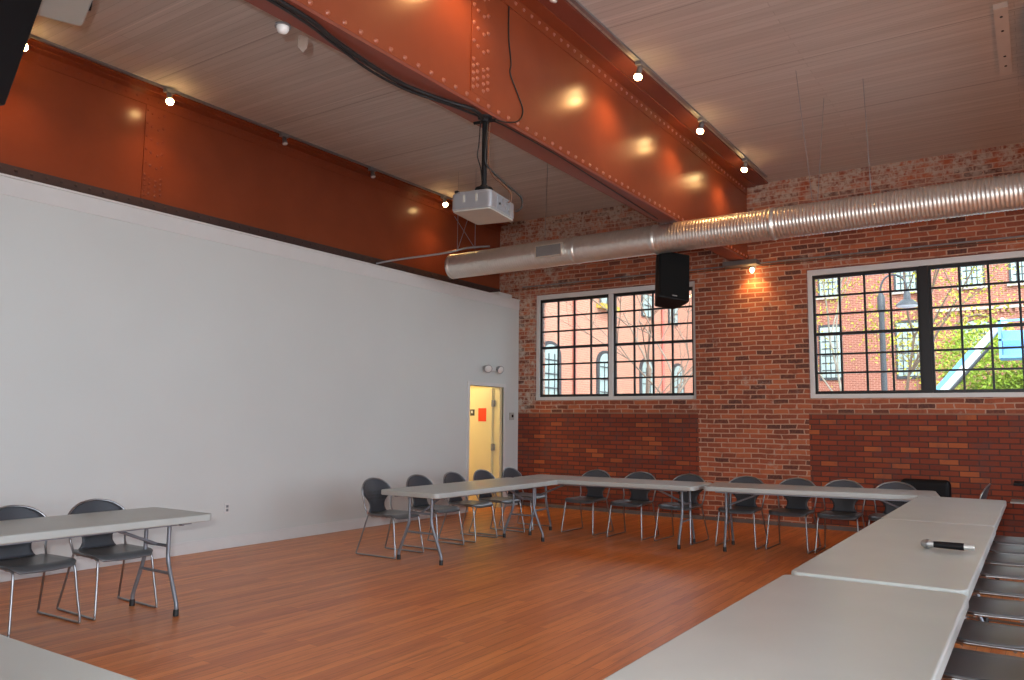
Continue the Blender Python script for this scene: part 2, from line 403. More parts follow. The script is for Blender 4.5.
# emergency light above the door
e = empty('emergency_light', (XL, 11.02, 2.36)); tag(e, 'twin headed emergency light mounted on white wall above the door', 'light')
MB().box((0, -.14, -.045), (.055, .14, .04)).build('housing', M_TRIM, e, bevel=.01)
for s in (-1, 1):
    Mx = T(.085, .17*s, .0) @ Rz(-.5+.25*s) @ Ry(PI/2+.35)
    h = MB().lathe([(.03,-.05),(.05,-.03),(.068,.03),(.07,.045)], 16, Mx).build('lamp_head', M_CHROME, e)
    MB().lathe([(.06,.0455),(.045,.056),(.0,.06)], 16, Mx).build('lens', M_BULBOFF, h)
    MB().tube([(.045, .12*s, .0), (.075, .155*s, 0)], .014).build('swivel', M_CHROME, e)
o = MB().box((0,-.06,-.065),(.028,.06,.065)).build('thermostat', M_UNDER, bevel=.006); o.location = (XL, 11.70, 1.56)
tag(o, 'small white wall thermostat between the door and the brick wall', 'thermostat')
MB().box((.028,-.022,-.02),(.031,.03,.03)).build('display', M_SCREEN, o)
o = MB().box((0,-.036,-.058),(.008,.036,.058)).build('wall_outlet', M_TRIM, bevel=.003); o.location = (XL, 5.85, .45)
tag(o, 'white electrical outlet low on the long white wall', 'outlet')
MB().box((.008,-.015,-.035),(.010,.015,-.008)).box((.008,-.015,.008),(.010,.015,.035)).build('socket', M_GREYMET, o)

# ------------------------------------------------------------------ windows
def sash(par, x0, x1, z0, z1, y, cols, rows):
    zm = (z0+z1)/2; fw = .034
    f = MB()
    f.box((x0, y-.02, z0), (x0+fw, y+.035, z1)).box((x1-fw, y-.02, z0), (x1, y+.035, z1)).box((x0+fw, y-.02, z0), (x1-fw, y+.035, z0+fw+.01)).box((x0+fw, y-.02, z1-fw-.018), (x1-fw, y+.035, z1)).box((x0+fw, y-.03, zm-.022), (x1-fw, y+.035, zm+.022))
    sf = f.build('sash', M_BLKPAINT, par)
    b = MB(); n = rows//2
    ax0, ax1 = x0+fw, x1-fw
    for i in range(1, cols):
        x = ax0+(ax1-ax0)*i/cols
        b.box((x-.014, y-.012, z0+fw), (x+.014, y+.02, zm-.022)).box((x-.014, y-.012, zm+.022), (x+.014, y+.02, z1-fw))
    for zz0, zz1 in ((z0+fw, zm-.022), (zm+.022, z1-fw-.01)):
        for j in range(1, n):
            z = zz0+(zz1-zz0)*j/n
            b.box((ax0, y-.010, z-.014), (ax1, y+.018, z+.014))
    b.build('glazing_bars', M_BLKPAINT, sf)
    MB().box((x0+.01, y+.002, z0+.01), (x1-.01, y+.006, z1-.01)).build('glass', M_GLASS, sf)
def window(n, W, label, white_mullion):
    x0, x1, z0, z1 = W; y = YB+.10; t = .062
    f = MB().box((x0, y-.03, z0), (x0+t, y+.1, z1)).box((x1-t, y-.03, z0), (x1, y+.1, z1)).box((x0+t, y-.03, z0), (x1-t, y+.1, z0+t)).box((x0+t, y-.03, z1-t-.02), (x1-t, y+.1, z1))
    xm = (x0+x1)/2 - (.02 if white_mullion else 0)
    mw = .04 if white_mullion else .055
    if white_mullion: f.box((xm-mw, y-.03, z0+t), (xm+mw, y+.1, z1-t-.02))
    w = struct(f, 'window_%d' % n, M_TRIM, bevel=.004); w['label'] = label
    if not white_mullion: MB().box((xm-mw, y-.02, z0+t), (xm+mw, y+.09, z1-t-.02)).build('mullion', M_BLKPAINT, w)
    sash(w, x0+t, xm-mw, z0+t, z1-t-.02, y+.03, 4, 6); sash(w, xm+mw, x1-t, z0+t, z1-t-.02, y+.03, 4, 6)
window(1, W1, 'paired black gridded window nearer the white wall, behind the loudspeaker', True)
window(2, W2, 'wide black gridded window at the right showing a street lamp and green trees', False)
window(3, W3, 'black gridded window in the brick wall beyond the right edge', False)
for i, (a, b_, z0, z1) in enumerate(RW):  # unseen side windows, added and widened for daylight
    f = MB(); t = .07
    f.box((XR+.05, a, z0), (XR+.15, a+t, z1)).box((XR+.05, b_-t, z0), (XR+.15, b_, z1)).box((XR+.05, a+t, z0), (XR+.15, b_-t, z0+t)).box((XR+.05, a+t, z1-t), (XR+.15, b_-t, z1))
    for k in range(1, 5): y = a+(b_-a)*k/5; f.box((XR+.08, y-.012, z0+t), (XR+.11, y+.012, z1-t))
    for k in range(1, 6): z = z0+(z1-z0)*k/6; f.box((XR+.08, a+t, z-.012), (XR+.11, b_-t, z+.012))
    struct(f, 'window_%d' % (4+i), M_TRIM)

# ------------------------------------------------------------------ riveted girders
def rivet(mb, x, y, z, s, r=.020):
    vs = []; fs = []; n = 6
    for k in range(n):
        a = 2*PI*k/n; vs.append((x, y+r*math.cos(a), z+r*math.sin(a)))
    for k in range(n):
        a = 2*PI*k/n; vs.append((x+s*r*.65, y+.6*r*math.cos(a), z+.6*r*math.sin(a)))
    for k in range(n):
        fs.append((k, (k+1) % n, n+(k+1) % n, n+k) if s > 0 else (k, n+k, n+(k+1) % n, (k+1) % n))
    fs.append(tuple(range(n, 2*n)) if s > 0 else tuple(range(n, 2*n))[::-1])
    mb.add(vs, fs, True)
def girder(xw, label, z0=3.945, y1=YB-.002, low=None, fw=.135, ys=YN+.01, wt=.125, tf=.44, splices=(4.90,), rivets=True, rm=None):
    rm = rm or M_RIVET
    g = empty('steel_girder', (xw, 0, 0)); tag(g, label, 'girder', 'riveted girders under the ceiling')
    z1 = ZC-.002
    MB().box((-wt, ys, z0+.02), (wt, y1, z1-.02)).build('web', M_STEELRED, g)
    a = .15; ab = .10
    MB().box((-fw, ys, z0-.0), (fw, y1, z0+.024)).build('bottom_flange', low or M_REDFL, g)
    MB().box((-.29, ys, z1-.024), (tf, y1, z1)).build('top_flange', M_REDFL if low is None else M_STEELRED, g)
    for s in (-1, 1):
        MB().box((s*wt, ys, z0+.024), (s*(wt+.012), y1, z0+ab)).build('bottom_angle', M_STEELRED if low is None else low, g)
        MB().box((s*wt, ys, z1-a), (s*(wt+.014), y1, z1-.024)).box((s*(wt+.014), ys, z1-.036), (s*.25, y1, z1-.024)).build('top_angle', M_STEELRED, g)
    if rivets:
        mb = MB(); k = 0; y = 2.4
        while y < y1-.05:
            rivet(mb, wt+.012, y, z0+.058, 1, .020); y += .145
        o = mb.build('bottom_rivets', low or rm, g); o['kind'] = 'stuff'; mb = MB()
        y = 2.4
        while y < y1-.05:
            rivet(mb, wt+.014, y, z1-.085, 1, .018); y += .13
        o = mb.build('top_rivets', rm, g); o['kind'] = 'stuff'
    for yc in splices:
        MB().box((wt, yc-.125, z0+ab+.002), (wt+.012, yc+.125, z1-a-.002)).build('splice_plate', M_STEELRED, g)
        mb = MB()
        for ci, dy in enumerate((-.10, -.045, .035, .095)):
            z = z0+ab+.045+(0, .03, .012, .045)[ci]
            while z < z1-a-.03:
                rivet(mb, wt+.012, yc+dy, z, 1, .018)
                z += .058 if z < z0+ab+.22 else .15
        o = mb.build('splice_rivets', rm, g); o['kind'] = 'stuff'
    return g
girder(-3.70, 'rust red riveted steel girder crossing to the brick wall above the projector', wt=.105, fw=.115)
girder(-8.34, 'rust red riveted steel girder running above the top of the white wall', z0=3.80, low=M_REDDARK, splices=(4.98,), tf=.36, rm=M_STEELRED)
girder(1.35, 'rust red steel girder along the right side of the room', z0=4.05, rivets=False, splices=())
o = MB().box((-.30, -.20, -.075), (.22, 0, 0)).build('bearing_stone', M_STONE, bevel=.01); o.location = (-3.63, YB-.001, 3.94)
tag(o, 'grey stone pad in the brick wall carrying the middle girder', 'stone pad')

# ------------------------------------------------------------------ track lighting
def spotlight(x, y, z, energy, ang, tilt=(0,0,0), r=.03, col=(1,.52,.19), blend=.6):
    l = bpy.data.lights.new('bulb_light', 'SPOT'); l.energy = energy; l.spot_size = ang; l.spot_blend = blend; l.shadow_soft_size = r; l.color = col
    o = bpy.data.objects.new('bulb_light', l); COL.objects.link(o); o.location = (x, y, z); o.rotation_euler = tilt
    return o
def track(x, y0, y1, label):
    o = MB().box((-.018, y0, -.022), (.018, y1, 0)).build('light_track', M_GREYMET); o.location = (x, 0, ZC-.001)
    tag(o, label, 'light track')
track(-3.20, -1, 11.6, 'thin grey light track on the ceiling beside the middle girder')
track(-7.93, -1, 11.2, 'thin grey light track on the ceiling above the white wall')
def lamp(x, y, on, label, tilt=.25):
    e = empty('track_lamp', (x, y, ZC-.023)); tag(e, label, 'track light', 'spot lamps on the ceiling tracks')
    MB().box((-.035, -.055, -.045), (.035, .055, 0)).build('adapter', M_GREYMET, e, bevel=.006)
    MB().tube([(0,0,-.045),(0,0,-.055)], .010).build('stem', M_GREYMET, e)
    Mx = T(0, 0, -.050) @ Ry(tilt)
    MB().lathe([(.018,0),(.028,-.01),(.030,-.055),(.037,-.085)], 14, Mx).build('lamp_head', M_CHROME if not on else M_GREYMET, e)
    MB().lathe([(.036,-.080),(.043,-.10),(.034,-.125),(.003,-.138)] if on else [(.033,-.084),(.030,-.094),(.003,-.098)], 14, Mx).build('bulb', M_BULB if on else M_BULBOFF, e)
    if on:
        s = spotlight(x + .13*math.sin(-tilt), y, ZC-.26, 20, math.radians(150), (0, tilt, 0), blend=.9); 
lamp(-3.20, 5.42, False, 'unlit track lamp beside the middle girder, nearest the camera')
lamp(-3.20, 4.55, True, 'lit track lamp beside the middle girder, over the riveted splice')
lamp(-3.20, 7.12, True, 'lit track lamp beside the middle girder, the biggest and brightest of that row')
lamp(-3.20, 8.90, True, 'lit track lamp beside the middle girder, second of its glowing three')
lamp(-3.20, 10.62, True, 'lit track lamp beside the middle girder, closest to the brick wall')
lamp(-7.90, 3.40, True, 'lit track lamp at the dark loudspeaker edge above the white wall', -.25)
lamp(-7.90, 4.93, True, 'lit track lamp on the ceiling above the left part of white wall', -.25)
lamp(-7.90, 6.55, False, 'unlit silver track lamp above white wall, between lit lamp and another unlit', -.25)
lamp(-7.90, 8.17, False, 'unlit small track lamp above white wall, next toward the lit corner lamp', -.25)
lamp(-7.90, 9.85, True, 'lit track lamp next to the hanging silver projector, above white wall', -.25)

# small lamp washing the brick under the girder end
e = empty('wall_lamp', (-3.50, YB, 3.82)); tag(e, 'small glowing wall lamp on the brick directly below the girder end', 'wall light')
MB().box((-.03,-.03,-.02),(.03,0,.05)).build('bracket', M_GREYMET, e, bevel=.004)
MB().tube([(0,-.03,.02),(0,-.10,.02),(0,-.12,.0)], .008).build('arm', M_GREYMET, e)
MB().lathe([(.012,.0),(.028,-.02),(.028,-.055),(.012,-.075)], 12, T(0,-.12,0)).build('bulb', M_BULB, e)
spotlight(-3.50, YB-.13, 3.74, 24, math.radians(125), (math.radians(14),0,0), r=.02, col=(1,.55,.17), blend=.9)

# ------------------------------------------------------------------ spiral duct and hangers
def duct():
    y, z, r = 9.03, 3.765, .176
    x0, x1 = -7.06, 5.4
    e = empty('ventilation_duct', (0, y, z)); tag(e, 'long galvanised spiral ventilation duct hanging in front of the brick wall', 'duct')
    e.rotation_euler = (0, -.006, 0)
    n = 40; vs = []; fs = []; xs = []
    x = x0
    while x < x1:
        for dx, rr in ((0, r), (.017, r), (.022, r+.0045), (.029, r+.0045)): xs.append((x+dx, rr))
        x += .0385
    for (xx, rr) in xs:
        for k in range(n):
            a = 2*PI*k/n; vs.append((xx + .0385*k/n, rr*math.cos(a), rr*math.sin(a)))
    m = len(xs)
    for i in range(m-1):
        for k in range(n): fs.append((i*n+k, (i+1)*n+k, (i+1)*n+(k+1) % n, i*n+(k+1) % n))
    body = MB().add(vs, fs, True).build('duct_body', M_DUCT, e)
    RY = Ry(PI/2)
    MB().lathe([(.002,0),(r+.004,0),(r+.004,.05),(r-.01,.052)], 40, T(x0-.01,0,0) @ RY).build('end_cap', M_DUCT, e)
    for xc in (-4.98, -3.86, -2.42, 0.9):
        MB().lathe([(r-.005,-.03),(r+.008,-.028),(r+.008,-.012),(r+.012,-.006),(r+.012,.006),(r+.008,.012),(r+.008,.028),(r-.005,.03)], 40, T(xc,0,0) @ RY).build('collar', M_DUCT, e)
    # side grille
    gx0, gx1 = -5.50, -5.12
    a0, a1 = math.radians(205), math.radians(176)
    gr = MB(); R2 = r+.012
    gm = MB().box((gx0-.02,-R2-.012,-.085),(gx1+.02,-R2+.05,.085)).build('grille_frame', M_DUCT, e, bevel=.004)
    for k in range(8):
        z_ = -.062+k*.0175; gr.box((gx0+.01,-R2-.018,z_),(gx1-.01,-R2-.008,z_+.008))
    gr.box((gx0, -R2-.013, -.07), (gx1, -R2-.0115, .07))
    gr.build('grille_slats', M_GREYMET, gm)
    return e
duct()
def wire(pts, label, group='thin wires hanging from the ceiling to the duct', r=.0035):
    o = MB().tube(pts, r, 5).build('hanging_wire', M_GREYMET)
    tag(o, label, 'wire', group)
wire([(-1.93,8.2,ZC),(-1.98,9.0,3.95)], 'slanting thin wire, leftmost of three above the right window')
wire([(-1.84,9.08,ZC),(-1.93,9.03,3.95)], 'short thin wire, middle of three above the right window')
wire([(-1.38,8.78,ZC),(-1.38,9.03,3.95)], 'straight thin wire, rightmost of three above the right window')
wire([(-5.48,9.10,ZC),(-5.48,9.03,3.94)], 'thin wire dropping to the duct near its grille')
wire([(-6.98,9.03,ZC),(-6.98,9.03,3.94)], 'thin wire at the closed end of the duct below the projector')
wire([(-6.66,9.03,ZC),(-6.66,9.03,3.94)], 'thin wire just right of the duct end, below the projector')
wire([(-6.66,8.9,4.45),(-6.98,9.03,3.95)], 'thin diagonal wire crossing down toward the duct end')
wire([(-6.98,8.95,4.45),(-6.66,9.03,3.95)], 'thin diagonal wire crossing down away from the duct end')
# thin flexible line from the duct end to above the white wall
o = MB().tube(spline([(-7.80,8.2,3.70),(-7.6,8.40,3.77),(-7.0,8.8,3.88),(-6.75,8.95,3.95),(-6.4,9.03,3.952)]), .014, 8).build('flexible_conduit', M_GREYMET)
tag(o, 'grey flexible conduit running from above the white wall onto the duct end', 'conduit')

# wall conduits
o = MB().tube([(-7.7,YB-.02,3.895),(1.5,YB-.02,3.905)], .011, 8).build('wall_conduit', M_GREYMET); tag(o, 'thin grey conduit along the brick above the windows', 'conduit', 'conduits along the brick wall')
o = MB().tube([(-7.7,YB-.02,3.855),(1.5,YB-.02,3.868)], .008, 8).build('wall_conduit', M_COPPER); tag(o, 'thinner brown conduit just beneath the grey one above the windows', 'conduit', 'conduits along the brick wall')

# ------------------------------------------------------------------ loudspeakers
def speaker(loc, rz, rx, label, s=1.0, stem=.3, name='loudspeaker', lean=0):
    e = empty(name, loc); tag(e, label, 'speaker')
    R = Rz(rz) @ Rx(rx) @ Ry(math.radians(lean)) @ Matrix.Scale(s, 4)
    w, h, dp = .19, .60, .30
    poly = [(-w,-dp/2),(w,-dp/2),(w,-dp/2+.09),(.12,dp/2),(-.12,dp/2),(-w,-dp/2+.09)]
    MB().prism(poly, -h, 0, R).build('cabinet', M_BLACK, e, bevel=.012)
    g = MB().prism([(-w+.012,-dp/2-.014),(w-.012,-dp/2-.014),(w-.006,-dp/2+.002),(-w+.006,-dp/2+.002)], -h+.012, -.012, R).build('grille', M_GRILL, e, bevel=.006)
    MB().box((-.028,-dp/2-.018,-h+.03),(.028,-dp/2-.013,-h+.042), R).build('maker_badge', M_GREYMET, g)
    b = MB(); b.box((-.09,-.04,0.0),(.09,.06,.035), R); b.tube([R @ Vector((0,.01,.03)), (0,.0,.09), (0,0,stem)], .022, 8); b.box((-.08,-.05,stem-.02),(.08,.05,stem))
    b.build('bracket', M_BLACK, e)
    return e
speaker((-3.80, 9.32, 3.56), .80, math.radians(-13), 'black loudspeaker hanging below the duct in front of the left window', 1.06, stem=.385, lean=7)
speaker((-4.72, 1.86, 4.0), .25, math.radians(-14), 'black loudspeaker hanging at the top left corner, cut by the frame', 1.4, stem=ZC-3.98)

# ------------------------------------------------------------------ projectors
def projector(loc, rz, label, top, s=1.0, wx=.40, wy=.32, gap=.0):
    e = empty('projector', loc, rz); tag(e, label, 'projector')
    h = .145
    poly = rounded(wx*s, wy*s, .035, 5)
    MB().prism(poly, -h, -.012).build('case', M_SILVER, e, bevel=.012)
    MB().prism(rounded((wx-.015)*s, (wy-.015)*s, .03, 5), -h-.012, -h+.001).build('underside', M_UNDER, e, bevel=.005)
    MB().prism(rounded((wx-.03)*s, (wy-.03)*s, .05, 5), -.013, .004).build('top_cover', M_SILVER, e, bevel=.006)
    # connector side (local +x)
    x = wx/2*s
    p = MB().box((x-.002,-.115*s,-h+.012),(x+.004,.125*s,-.02)).build('connector_panel', M_SILDK, e, bevel=.002)
    for yy, zz, rr in ((-.08,-.085,.009),(-.03,-.092,.012),(.03,-.098,.010),(.09,-.10,.012),(-.02,-.045,.011),(.05,-.05,.010)):
        MB().lathe([(rr,0),(rr,.008),(rr*.5,.0085)], 10, T(x+.004, yy*s, zz) @ Ry(PI/2)).build('connector', M_CHROME if rr > .0095 else M_BLACK, p)
    # lens side (local +y) and vents (local -y)
    MB().lathe([(.045,-.02),(.045,.02),(.03,.022),(.001,.01)], 20, T(-.05*s, wy/2*s, -.06) @ Rx(-PI/2)).build('lens', M_BLACK, e)
    MB().box((-.07*s,-wy/2*s-.002,-.09),(-.05*s,-wy/2*s+.002,-.03)).box((.04*s,-wy/2*s-.002,-.09),(.06*s,-wy/2*s+.002,-.03)).build('side_clip', M_UNDER, e, bevel=.001)
    MB().box((-wx/2*s+.02,-wy/2*s+.02,-.0),(-wx/2*s+.05,-wy/2*s+.05,.018)).build('foot', M_BLACK, e)
    hh = top-loc[2]
    m = MB().lathe([(.05,.0),(.05,.02+gap),(.075,.022+gap),(.07,.035+gap),(.03,.045+gap),(.03,.06+gap)], 18).tube([(0,0,.03),(0,0,hh-.02)], .022, 10)
    m.lathe([(.035,hh-.05),(.035,hh-.02),(.06,hh-.015),(.06,hh)], 14)
    m.tube([(-.10,0,hh-.04),(.10,0,hh-.04)], .013, 8)
    m.build('ceiling_mount', M_BLACK, e)
    return e
pj = projector((-3.65, 5.06, 3.265), 0.16, 'silver ceiling projector on black pole below the middle girder', 3.945, 1.0, .35, .46, .045)
# cables beside the pole
def cable(pts, label, r=.006, m=M_CABLE, name='cable', group='cables around the middle girder', k=6):
    o = MB().tube(spline(pts, k), r, 6).build(name, m); tag(o, label, 'cable', group); return o
px, py = -3.65, 5.06
cable([(px+.03,py,3.93),(px+.035,py-.03,3.7),(px+.028,py-.02,3.55),(px+.07,py+.05,3.47),(px+.14,py+.14,3.38),(px+.22,py+.21,3.29),(px+.225,py+.21,3.20),(px+.18,py+.19,3.17)], 'black cable looping from the pole to the projector sockets', .008)
cable([(px+.03,py+.03,3.93),(px+.03,py+.01,3.6),(px+.06,py+.02,3.46),(px+.13,py+.06,3.38),(px+.19,py+.09,3.31),(px+.205,py+.09,3.24),(px+.18,py+.08,3.22)], 'brown cable drooping beside the black one at the projector', .006, M_COPPER)
cable([(px-.03,py-.02,3.9),(px-.035,py-.03,3.72),(px-.055,py-.02,3.62),(px-.03,py-.01,3.52),(px+.0,py-.03,3.4)], 'black cable bowing out on the left of the projector pole', .005)
cable([(-3.62,1.2,3.93),(-3.62,2.95,3.93),(-3.69,3.42,3.925),(-3.74,3.8,3.92),(-3.76,4.2,3.92),(-3.69,4.6,3.925),(-3.61,4.85,3.925),(-3.65,5.03,3.92)], 'thick black cable bundle sagging under the middle girder to the pole', .016)
cable([(-3.65,1.2,3.92),(-3.65,2.9,3.92),(-3.72,3.45,3.915),(-3.78,3.85,3.905),(-3.78,4.25,3.905),(-3.70,4.65,3.915),(-3.64,5.0,3.92)], 'second black cable lying along the bundle under the girder', .010)
cable([(-3.63,5.08,3.92),(-3.61,5.3,3.935),(-3.61,6.2,3.936),(-3.66,7.2,3.936),(-3.74,8.8,3.936)], 'thin black cable continuing along the girder underside toward the brick', .006)
cable([(-3.587,5.30,5.02),(-3.587,5.30,4.72),(-3.587,5.34,4.50),(-3.587,5.33,4.40),(-3.587,5.46,4.25),(-3.587,5.53,4.15),(-3.58,5.47,4.04),(-3.57,5.30,3.96),(-3.575,5.12,3.92),(-3.64,5.08,3.915)], 'thin black cable curling down the face of the middle girder', .006)

projector((-4.90, 2.28, 4.14), -.35, 'silver projector hanging at the top left edge of the picture', ZC, 1.1)

# sensor and clip on the girder's near edge
e = empty('motion_sensor', (-3.855, 3.15, 3.945)); tag(e, 'white domed sensor under the edge of the middle girder', 'sensor')
MB().lathe([(.05,0),(.052,-.012)], 16).build('base', M_GREYMET, e)
MB().lathe([(.040,-.012),(.038,-.030),(.028,-.048),(.010,-.056),(.001,-.057)], 16).build('dome', M_TRIM, e)
o = MB().box((-.03,-.004,-.075),(.03,.004,0)).add([(-.03,-.004,-.075),(.03,-.004,-.075),(.01,0,-.105),(.03,.004,-.075),(-.03,.004,-.075)], [(0,2,1),(1,2,3),(3,2,4),(4,2,0)]).build('hanging_clip', M_CLIP)
o.location = (-3.865, 3.33, 3.95); o.rotation_euler = (.1, .1, .85); tag(o, 'translucent tan clip hanging next to the white sensor on the girder', 'clip')

# timber cleat on the ceiling at right, and black fitting
o = MB().box((-.055,7.78,-.05),(.055,9.35,0)).build('ceiling_cleat', mat('painted_cleat_board', (.60,.54,.48), .7, var=.1)); o.location = (-.10,0,ZC-.001)
tag(o, 'painted wooden cleat board nailed to the ceiling boards', 'board')
mb = MB()
for y in (7.95, 8.25, 8.85, 9.1): mb.lathe([(.012,-.056),(.012,-.049)], 8, T(-.0,y,0))
mb.build('nail_heads', M_BLACK, o)
o = MB().box((-.02,7.95,-.10),(.02,9.6,0)).box((-.05,7.95,-.115),(.05,9.6,-.10)).build('ceiling_channel', M_BLACK); o.location = (.12,0,ZC-.001)
tag(o, 'black steel channel on the ceiling at the right edge', 'channel')

# ------------------------------------------------------------------ folding tables
def make_table(L=2.44, W=.78):
    e = empty('folding_table'); zt = .74; th = .054
    MB().prism(rounded(L, W, .055, 6), zt-th, zt).build('tabletop', M_TABLE, e, bevel=.010, seg=3)
    for q in (-1, 1): MB().box((-L/2+.12,q*(W/2-.13),zt-th-.022),(L/2-.12,q*(W/2-.11),zt-th)).build('side_rail', M_LEG, e)
    for s in (-1, 1):
        x = s*(L/2-.22)
        for hw, zz in ((.145,.50),(.185,.30),(W/2-.07,zt-th-.012)): MB().tube([(x,-hw,zz),(x,hw,zz)], .012, 8).build('crossbar', M_LEG, e)
        for q in (-1, 1):
            lg = MB().tube(spline([(x,q*.15,zt-th-.01),(x,q*.15,.52),(x,q*.152,.42),(x,q*.175,.34),(x,q*.262,.14),(x,q*.285,.08),(x,q*.287,.03)], 5), .0155, 10).build('leg', M_LEG, e)
            MB().lathe([(.020,0),(.020,.045),(.016,.05)], 12, T(x, q*.287, 0)).build('foot_cap', M_RUBBER, lg)
        MB().tube([(x,0,.50),(x-s*.42,0,zt-th-.01)], .012, 8).build('brace', M_LEG, e)
    return e
t0 = make_table(); t1 = make_table(2.755, .78)
TG = 'grey folding tables in a rectangle'
used = set()
def place_table(src, x, y, rz, label, dz=0):
    o = src if src not in used else copy_tree(src); used.add(src)
    o.location = (x, y, dz); o.rotation_euler = (0,0,rz); tag(o, label, 'table', TG); return o
place_table(t0, -5.45, 7.50, PI/2+.0, 'folding table standing lengthwise between the white wall chairs and open floor')
place_table(t0, -4.60, 9.21, .055, 'folding table in front of the brick wall, meeting the table by the door')
place_table(t0, -2.145, 9.572, .155, 'folding table in front of the brick wall, between first brick wall table and microphone row')
place_table(t0, -5.72, 2.68, PI/2, 'folding table at the left edge with two chairs behind it')
place_table(t0, -2.95, .955, 0.0, 'folding table whose corner shows at the bottom left')
place_table(t0, -.69, 8.12, PI/2, 'folding table at the far end of the right row')
place_table(t1, -.685, 5.512, PI/2, 'folding table carrying the microphone in the right row')
t2 = make_table(2.44, .80); place_table(t2, -.69, 2.885, PI/2, 'nearest folding table, filling the lower right of the picture', -.008)

# ------------------------------------------------------------------ stacking chairs
def make_chair():
    e = empty('stacking_chair')
    # seat: thin shell, waterfall front, slightly dished
    nx, ny = 12, 10; vs = []; fs = []
    def seatpt(i, j, dz):
        t = i/nx; q = (j/ny)*2-1
        x = -.20+.44*t
        w = .215 + .02*math.sin(t*PI) - (.03 if t > .93 else 0) - .025*max(0, .15-t)/.15
        z = .447 - .014*math.sin(min(1, t*1.15)*PI)*(1-.6*q*q) + .008*q*q
        if t > .78: z -= .035*((t-.78)/.22)**2
        return (x, q*w, z+dz)
    for dz in (0, -.012):
        for i in range(nx+1):
            for j in range(ny+1): vs.append(seatpt(i, j, dz))
    K = (nx+1)*(ny+1); A = lambda i, j: i*(ny+1)+j
    for i in range(nx):
        for j in range(ny):
            fs.append((A(i,j),A(i+1,j),A(i+1,j+1),A(i,j+1))); fs.append((K+A(i,j),K+A(i,j+1),K+A(i+1,j+1),K+A(i+1,j)))
    for i in range(nx):
        fs.append((A(i,0),K+A(i,0),K+A(i+1,0),A(i+1,0))); fs.append((A(i,ny),A(i+1,ny),K+A(i+1,ny),K+A(i,ny)))
    for j in range(ny):
        fs.append((A(0,j),A(0,j+1),K+A(0,j+1),K+A(0,j))); fs.append((A(nx,j),K+A(nx,j),K+A(nx,j+1),A(nx,j+1)))
    MB().add(vs, fs, True).build('seat', M_SEAT, e)
    # backrest: wide oval top on a narrow waist
    prof = [(0,.150),(.06,.132),(.14,.118),(.24,.118),(.34,.138),(.44,.176),(.54,.213),(.64,.228),(.74,.220),(.84,.188),(.91,.145),(.96,.100),(.99,.045),(1.0,.012)]
    m = 10; vs = []; fs = []
    def bp(v, w, q, d):
        z = .447+.358*v; x = -.205-.075*v-.02*v*v + .035*(q*w/.22)**2*min(1, v*2)
        return (x+d, q*w, z)
    for d in (0, -.010):
        for v, w in prof:
            for j in range(m+1): vs.append(bp(v, w, j/m*2-1, d))
    P = len(prof); K = P*(m+1); A = lambda i, j: i*(m+1)+j
    for i in range(P-1):
        for j in range(m):
            fs.append((A(i,j),A(i,j+1),A(i+1,j+1),A(i+1,j))); fs.append((K+A(i,j),K+A(i+1,j),K+A(i+1,j+1),K+A(i,j+1)))
    for i in range(P-1):
        fs.append((A(i,0),A(i+1,0),K+A(i+1,0),K+A(i,0))); fs.append((A(i,m),K+A(i,m),K+A(i+1,m),A(i+1,m)))
    for j in range(m):
        fs.append((A(0,j),K+A(0,j),K+A(0,j+1),A(0,j+1))); fs.append((A(P-1,j),A(P-1,j+1),K+A(P-1,j+1),K+A(P-1,j)))
    MB().add(vs, fs, True).build('backrest', M_BACK, e)
    # hoop frame around the back
    half = []
    half.append((-.165,.205,.432)); half.append((-.200,.212,.50)); half.append((-.212,.222,.56)); half.append((-.220,.231,.62))
    for v, w in prof[7:]:
        x, y, z = bp(v, w, 1, -.006); half.append((x, w+.006, z+.006 if v > .9 else z))
    pts = half[:-1]+[(half[-1][0],0,half[-1][2]+.002)]+[(x,-y,z) for x,y,z in reversed(half[:-1])]
    MB().tube(spline(pts, 3), .0085, 8).build('back_hoop', M_CHROME, e)
    for s in (-1, 1):
        P_ = [(-.165,s*.205,.432),(-.05,s*.205,.430),(.12,s*.205,.428),(.185,s*.207,.420),(.208,s*.210,.395),(.235,s*.222,.22),(.262,s*.236,.055),(.262,s*.238,.022),(.24,s*.238,.010),(0,s*.238,.010),(-.27,s*.238,.010),(-.288,s*.238,.022),(-.284,s*.237,.05),(-.225,s*.222,.23),(-.165,s*.206,.425)]
        MB().tube(spline(P_, 4), .0085, 8).build('side_frame', M_CHROME, e)
    for xx in (-.12, .10): MB().tube([(xx,-.205,.423),(xx,.205,.423)], .009, 8).build('seat_support', M_CHROME, e)
    return e
ch = make_chair(); first = [True]
def chair(x, y, rz, label, group):
    o = ch if first[0] else copy_tree(ch); first[0] = False
    o.location = (x, y, 0); o.rotation_euler = (0,0,rz); tag(o, label, 'chair', group); return o
GW, GF, GR = 'chairs along the white wall', 'chairs along the brick wall', 'chairs along the right table row'
chair(-6.03, 6.70, .02, 'charcoal and silver chair at the open end of the table by the white wall', GW)
chair(-6.02, 7.43, -.02, 'charcoal chair behind the lengthwise table, second from its open end', GW)
chair(-6.03, 8.14, .03, 'charcoal chair behind the lengthwise table, midway and left of the doorway', GW)
chair(-6.03, 8.78, -.02, 'charcoal chair standing in front of the lower left of the doorway', GW)
chair(-6.05, 9.50, .0, 'charcoal chair at the corner, between the doorway and brick wall', GW)
fx = [(-5.12,9.57,-.03),(-4.45,9.57,.02),(-3.80,9.60,-.04),(-3.07,9.70,.03),(-2.49,9.80,-.02),(-1.96,9.87,.02),(-1.42,9.94,-.03)]
